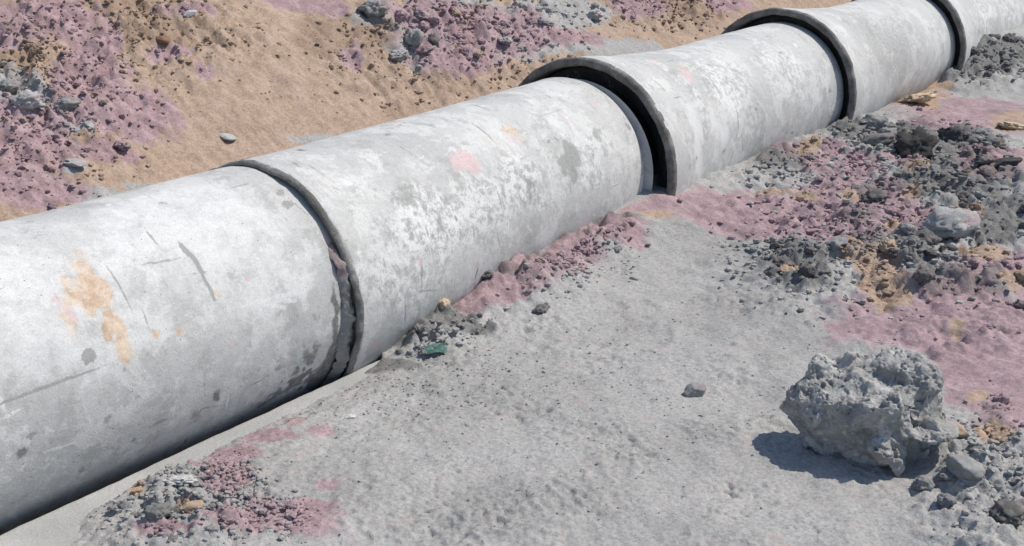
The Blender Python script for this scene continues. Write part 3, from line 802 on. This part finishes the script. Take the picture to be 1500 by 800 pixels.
    c = nb.mix(nb.ramp(nb.noise(5, 3, .6), .58, .70, 0, .5), c, (.43, .33, .32))
    c = nb.scale_col(c, nb.ramp(n2, .2, .8, .72, 1.2))
    nb.bump(nb.math('ADD', nb.math('ADD', n1, n2), nb.math('MULTIPLY', n3, .5)), .008, .7)
    m = nb.done(c, .95, .12)
    me.materials.clear(); me.name = 'craggy_boulder'
    o = obj('craggy_boulder', me, m, None, base)
    tag(o, 'large craggy grey boulder casting a shadow on bare soil at the lower right', 'boulder')
build_rock()

# crumpled teal scrap near the second pipe
def build_scrap():
    P = hit(638, 526); s = px_size(P, 25)
    nx, ny = 26, 16
    U, W_ = np.meshgrid(np.linspace(-.5, .5, nx), np.linspace(-.5, .5, ny), indexing='ij')
    x = U * s * 1.25; y = W_ * s * 1.0
    e = 1 - .18 * fbm2(U * 5, W_ * 5, 2, 600)
    z = .010 * fbm2(U * 3, W_ * 3, 3, 610) + .005 * np.abs(fbm2(U * 9, W_ * 9, 2, 620)) + .004 * (W_ + .5)
    top = np.stack([x * e, y * e, z + .004], -1).reshape(-1, 3); bot = top.copy(); bot[:, 2] -= .002
    F = grid_faces(nx, ny); Vv = np.vstack([top, bot]); n0 = nx * ny
    ed = [i * ny for i in range(nx)], [i * ny + ny - 1 for i in range(nx)], list(range(ny)), list(range((nx - 1) * ny, nx * ny))
    Q = [F, F[:, ::-1] + n0]
    for q in ed:
        q = np.array(q); Q.append(np.stack([q[:-1], q[1:], q[1:] + n0, q[:-1] + n0], 1))
    nb = NB('teal_film')
    c = nb.mix(nb.ramp(nb.noise(30, 4, .6), .4, .65), (.04, .105, .088), (.075, .155, .13))
    m = nb.done(c, .6, .3)
    o = obj('plastic_scrap', mesh_from('plastic_scrap', Vv, np.vstack(Q), True), m, None, (P[0], P[1] + s * .3, gz(P[0], P[1] + s * .3) + .008))
    o.rotation_euler = (.08, -.05, .2)
    tag(o, 'small crumpled teal scrap half buried in the soil beside the second pipe', 'scrap')
build_scrap()

# loose clods, each a thing: (centre px, spread px, count, width range px, group, place words)
FIELDS = [
 (1345, 230, 110, 28, 26, (16, 46), 'clods beside the fourth pipe', 'in the pile at the foot of the fourth pipe'),
 (1410, 285, 75, 40, 30, (16, 52), 'clods in the pile near the right edge', 'in the jumbled pile near the right edge'),
 (1300, 372, 90, 30, 24, (16, 48), 'clods in front of the wide grey lump', 'in the heap left of the wide grey lump'),
 (1170, 402, 55, 30, 18, (14, 46), 'clods at the corner of the bare grey soil', 'at the upper right corner of the bare grey soil'),
 (1440, 410, 70, 40, 20, (14, 40), 'clods on the pink soil at the right edge', 'on the pink soil by the right edge above the craggy boulder'),
 (1150, 242, 60, 18, 14, (10, 26), 'clods leaning on the third pipe', 'leaning on the foot of the third pipe'),
 (1450, 95, 60, 36, 24, (10, 30), 'clods on the mound by the farthest pipe', 'on the dark mound by the farthest pipe'),
 (1265, 205, 45, 12, 10, (10, 24), 'clods at the third dark joint', 'at the foot of the joint between third and fourth pipes'),
 (1440, 710, 60, 70, 17, (12, 40), 'clods at the foot of the craggy boulder', 'strewn right of the craggy boulder'),
 (840, 370, 100, 30, 18, (8, 22), 'clods on the pink strip beside the second pipe', 'on the pink strip beside the second pipe'),
 (620, 495, 60, 34, 16, (8, 24), 'clods around the teal scrap', 'around the teal scrap by the second pipe'),
 (280, 750, 110, 50, 22, (10, 26), 'clods in the bottom left rubble', 'in the rubble beside the bare slab'),
 (60, 150, 100, 120, 22, (10, 22), 'clods on the left end of the bank', 'on the left end of the ochre bank'),
 (800, 38, 90, 26, 16, (12, 34), 'clods in the grey patch at the top of the bank', 'in the grey patch'),
 (615, 62, 36, 46, 14, (12, 32), 'clods in the gully on the bank', 'in the gully'),
 (690, 55, 130, 50, 18, (10, 24), 'clods in the upper middle of the bank', 'in the upper middle of the bank'),
]
WORD = {'grey': 'grey', 'dark': 'dark grey', 'pink': 'dusky pink', 'ochre': 'ochre'}
MARKS = [('the wide grey lump', 1398, 340), ('the broad black lump', 1345, 225), ('the round black lump', 1394, 205), ('the low dark slab', 1290, 228),
         ('the flat dark stone', 1474, 258), ('the bright ochre stone', 1486, 180), ('the fourth pipe ochre lump', 1346, 148), ('the smooth grey stone', 1415, 712),
         ('the dark corner lump', 1482, 770), ('the craggy boulder', 1275, 600), ('the farthest dark joint', 1408, 100), ('the third dark joint', 1225, 200), ('the widest dark joint', 965, 280),
         ('the farthest pipe', 1460, 45), ('the tiny pale pebble', 1216, 258), ('the dark crest clod', 742, 380), ('the teal scrap', 638, 520),
         ('the small ochre clay chunk', 648, 464), ('the rounded rubble stone', 230, 772), ('the ochre rubble stone', 284, 762), ('the flat whitish lump', 262, 724), ('the nearest joint foot', 530, 530),
         ('the topmost bank stone', 134, 8), ('the pale bank stone', 279, 42), ('the dark brown bank lump', 236, 78), ('the biggest bank stone', 548, 30), ('the upright gully stone', 607, 84),
         ('the tall dark gully clod', 634, 70), ('the wide low bank stone', 98, 183), ('the pointed bank stone', 128, 210), ('the large crumbly bank lump', 40, 170), ('the thin flat grey stone', 111, 264),
         ('the right orange patch', 1272, 395), ('the grey patch topping the bank', 800, 30), ('the bare soil corner', 1130, 420)]
ORD = ['', 'second ', 'third ', 'fourth ', 'fifth ', 'sixth ', 'seventh ', 'eighth ', 'ninth ', 'tenth ', 'eleventh ', 'twelfth ']
clods = []
frg = random.Random(21)
for px, py, sx, sy, cnt, (a, b), grp, where in FIELDS:
    for i in range(cnt):
        X = frg.gauss(px, sx * .6); Y = frg.gauss(py, sy * .6)
        if not (-10 < X < 1510 and 2 < Y < 810): continue
        P = hit(X, Y)
        l, s_ = line_coords(P[:1], P[1:2])
        if abs(l[0]) < .66 and P[2] < .3: continue
        pk, oc, dk, br, _, _ = [float(q[0]) for q in soil_masks(P[:1], P[1:2])]
        m = 'dark' if dk > .4 and frg.random() < .62 else 'pink' if pk > .45 and frg.random() < .8 else 'ochre' if oc > .5 else 'dark' if frg.random() < .3 and py < 480 and l[0] > 0 else 'grey'
        wpx = a + (b - a) * frg.random() ** 2
        skin = 'light' if m == 'grey' and l[0] < 0 else m
        s = px_size(P, wpx) / 2
        o = place('soil_clod', variant('clod', frg.randrange(12), skin), P, s, frg.uniform(.6, 1.0), None, .36)
        q = min(MARKS, key=lambda t: (t[1] - X) ** 2 + ((t[2] - Y) * 1.6) ** 2)
        dx, dy = X - q[1], (Y - q[2]) * 1.6
        way = ('right of' if dx > 0 else 'left of') if abs(dx) > abs(dy) else ('below' if dy > 0 else 'above')
        size = 'tiny' if wpx < 15 else 'small' if wpx < 24 else 'larger'
        clods.append((f'{size} {WORD[m]} soil clod {way} {q[0]}', math.hypot(dx, dy), o, f'{WORD[m]} {grp}'))
seen = {}
for lab, dist, o, grp in sorted(clods, key=lambda t: (t[0], t[1])):
    k = seen.get(lab, 0); seen[lab] = k + 1
    many = sum(1 for t in clods if t[0] == lab) > 1
    tag(o, (ORD[min(k, 11)] + 'nearest ' if many else '') + lab, 'soil clod', grp)
print('clods', len(clods))

# crumbs far too many to count
def build_crumbs():
    shapes = []; V, F = ICO[1]
    for i in range(8):
        rg = np.random.default_rng(900 + i)
        P = V * (1 + .8 * fbm3(V * 1.6 + i * 9, 2, 700 + i))[:, None] * np.array([1, rg.uniform(.7, 1), rg.uniform(.5, .85)])
        shapes.append(P)
    pts = []
    CR_ = [(1320, 270, 190, 120, 800), (1300, 390, 180, 60, 700), (1450, 95, 80, 45, 400), (1450, 680, 70, 110, 500), (280, 745, 130, 60, 900),
           (560, 580, 190, 70, 350), (640, 490, 70, 40, 400), (830, 375, 110, 45, 500), (900, 600, 420, 180, 900), (600, 560, 200, 60, 600), (340, 700, 60, 60, 500), (410, 760, 70, 30, 300), (60, 150, 150, 150, 1900),
           (690, 55, 190, 80, 1700), (230, 60, 150, 80, 500), (300, 130, 300, 120, 200), (800, 385, 110, 40, 700), (960, 20, 120, 40, 900), (1320, 290, 200, 130, 1400), (1180, 380, 120, 60, 600), (1180, 250, 120, 50, 400)]
    # candidate points spread on the ground around each rubble area
    for px, py, sx, sy, n in CR_:
        c = hit(px, py); ex = (hit(px + sx * .5, py) - c)[:2]; e1 = hit(px, max(py - sy * .5, 1)); e2 = hit(px, min(py + sy * .5, 830)); ey = ((e1 - e2) / 2)[:2]
        g = rng.normal(size=(n, 2))
        pts.append(c[:2] + g[:, :1] * ex + g[:, 1:] * ey)
    pts = np.vstack(pts)
    l, s = line_coords(pts[:, 0], pts[:, 1])
    ok = (l > .70) | (l < -.75)
    pts = pts[ok]; ok_l = l[ok]
    z, pink, ochre, dark, brn, rough = ground_all(pts[:, 0], pts[:, 1])
    n = len(pts)
    dist = np.hypot(pts[:, 0], pts[:, 1])
    size = (.005 + .017 * rng.random(n) ** 2.6) * np.where(rough > .3, 1.25, np.where(ok_l > 0, .5, .8)) * np.where(ok_l < 0, np.where(rough > .3, .85, .5), 1) * np.clip(dist / 7, .6, 1.5)
    VV = []; FF = []; at = dict(pink=[], ochre=[], dark=[], brown=[])
    off = 0
    for i in range(n):
        P = shapes[i % 8]; an = rng.random() * 6.28; c_, s_ = math.cos(an), math.sin(an)
        q = P * size[i]
        q = np.stack([q[:, 0] * c_ - q[:, 1] * s_ + pts[i, 0], q[:, 0] * s_ + q[:, 1] * c_ + pts[i, 1], q[:, 2] + z[i] + size[i] * (.30 if ok_l[i] > 0 else .05)], 1)
        VV.append(q); FF.append(F + off); off += len(q)
    k = len(shapes[0])
    jit = rng.random(n)
    at = dict(pink=np.repeat(pink * (jit > .12), k), ochre=np.repeat(ochre, k), dark=np.repeat(np.clip(dark * .8 + (jit > .86) * .5 * (rough > .3) * (ok_l > 0), 0, 1), k), brown=np.repeat(brn, k))
    o = obj('soil_crumbs', mesh_from('soil_crumbs', np.vstack(VV), np.vstack(FF), False, at), M_SOIL)
    tag(o, 'countless small soil crumbs scattered over the ground and the bank', 'soil crumbs', None, 'stuff')
build_crumbs()
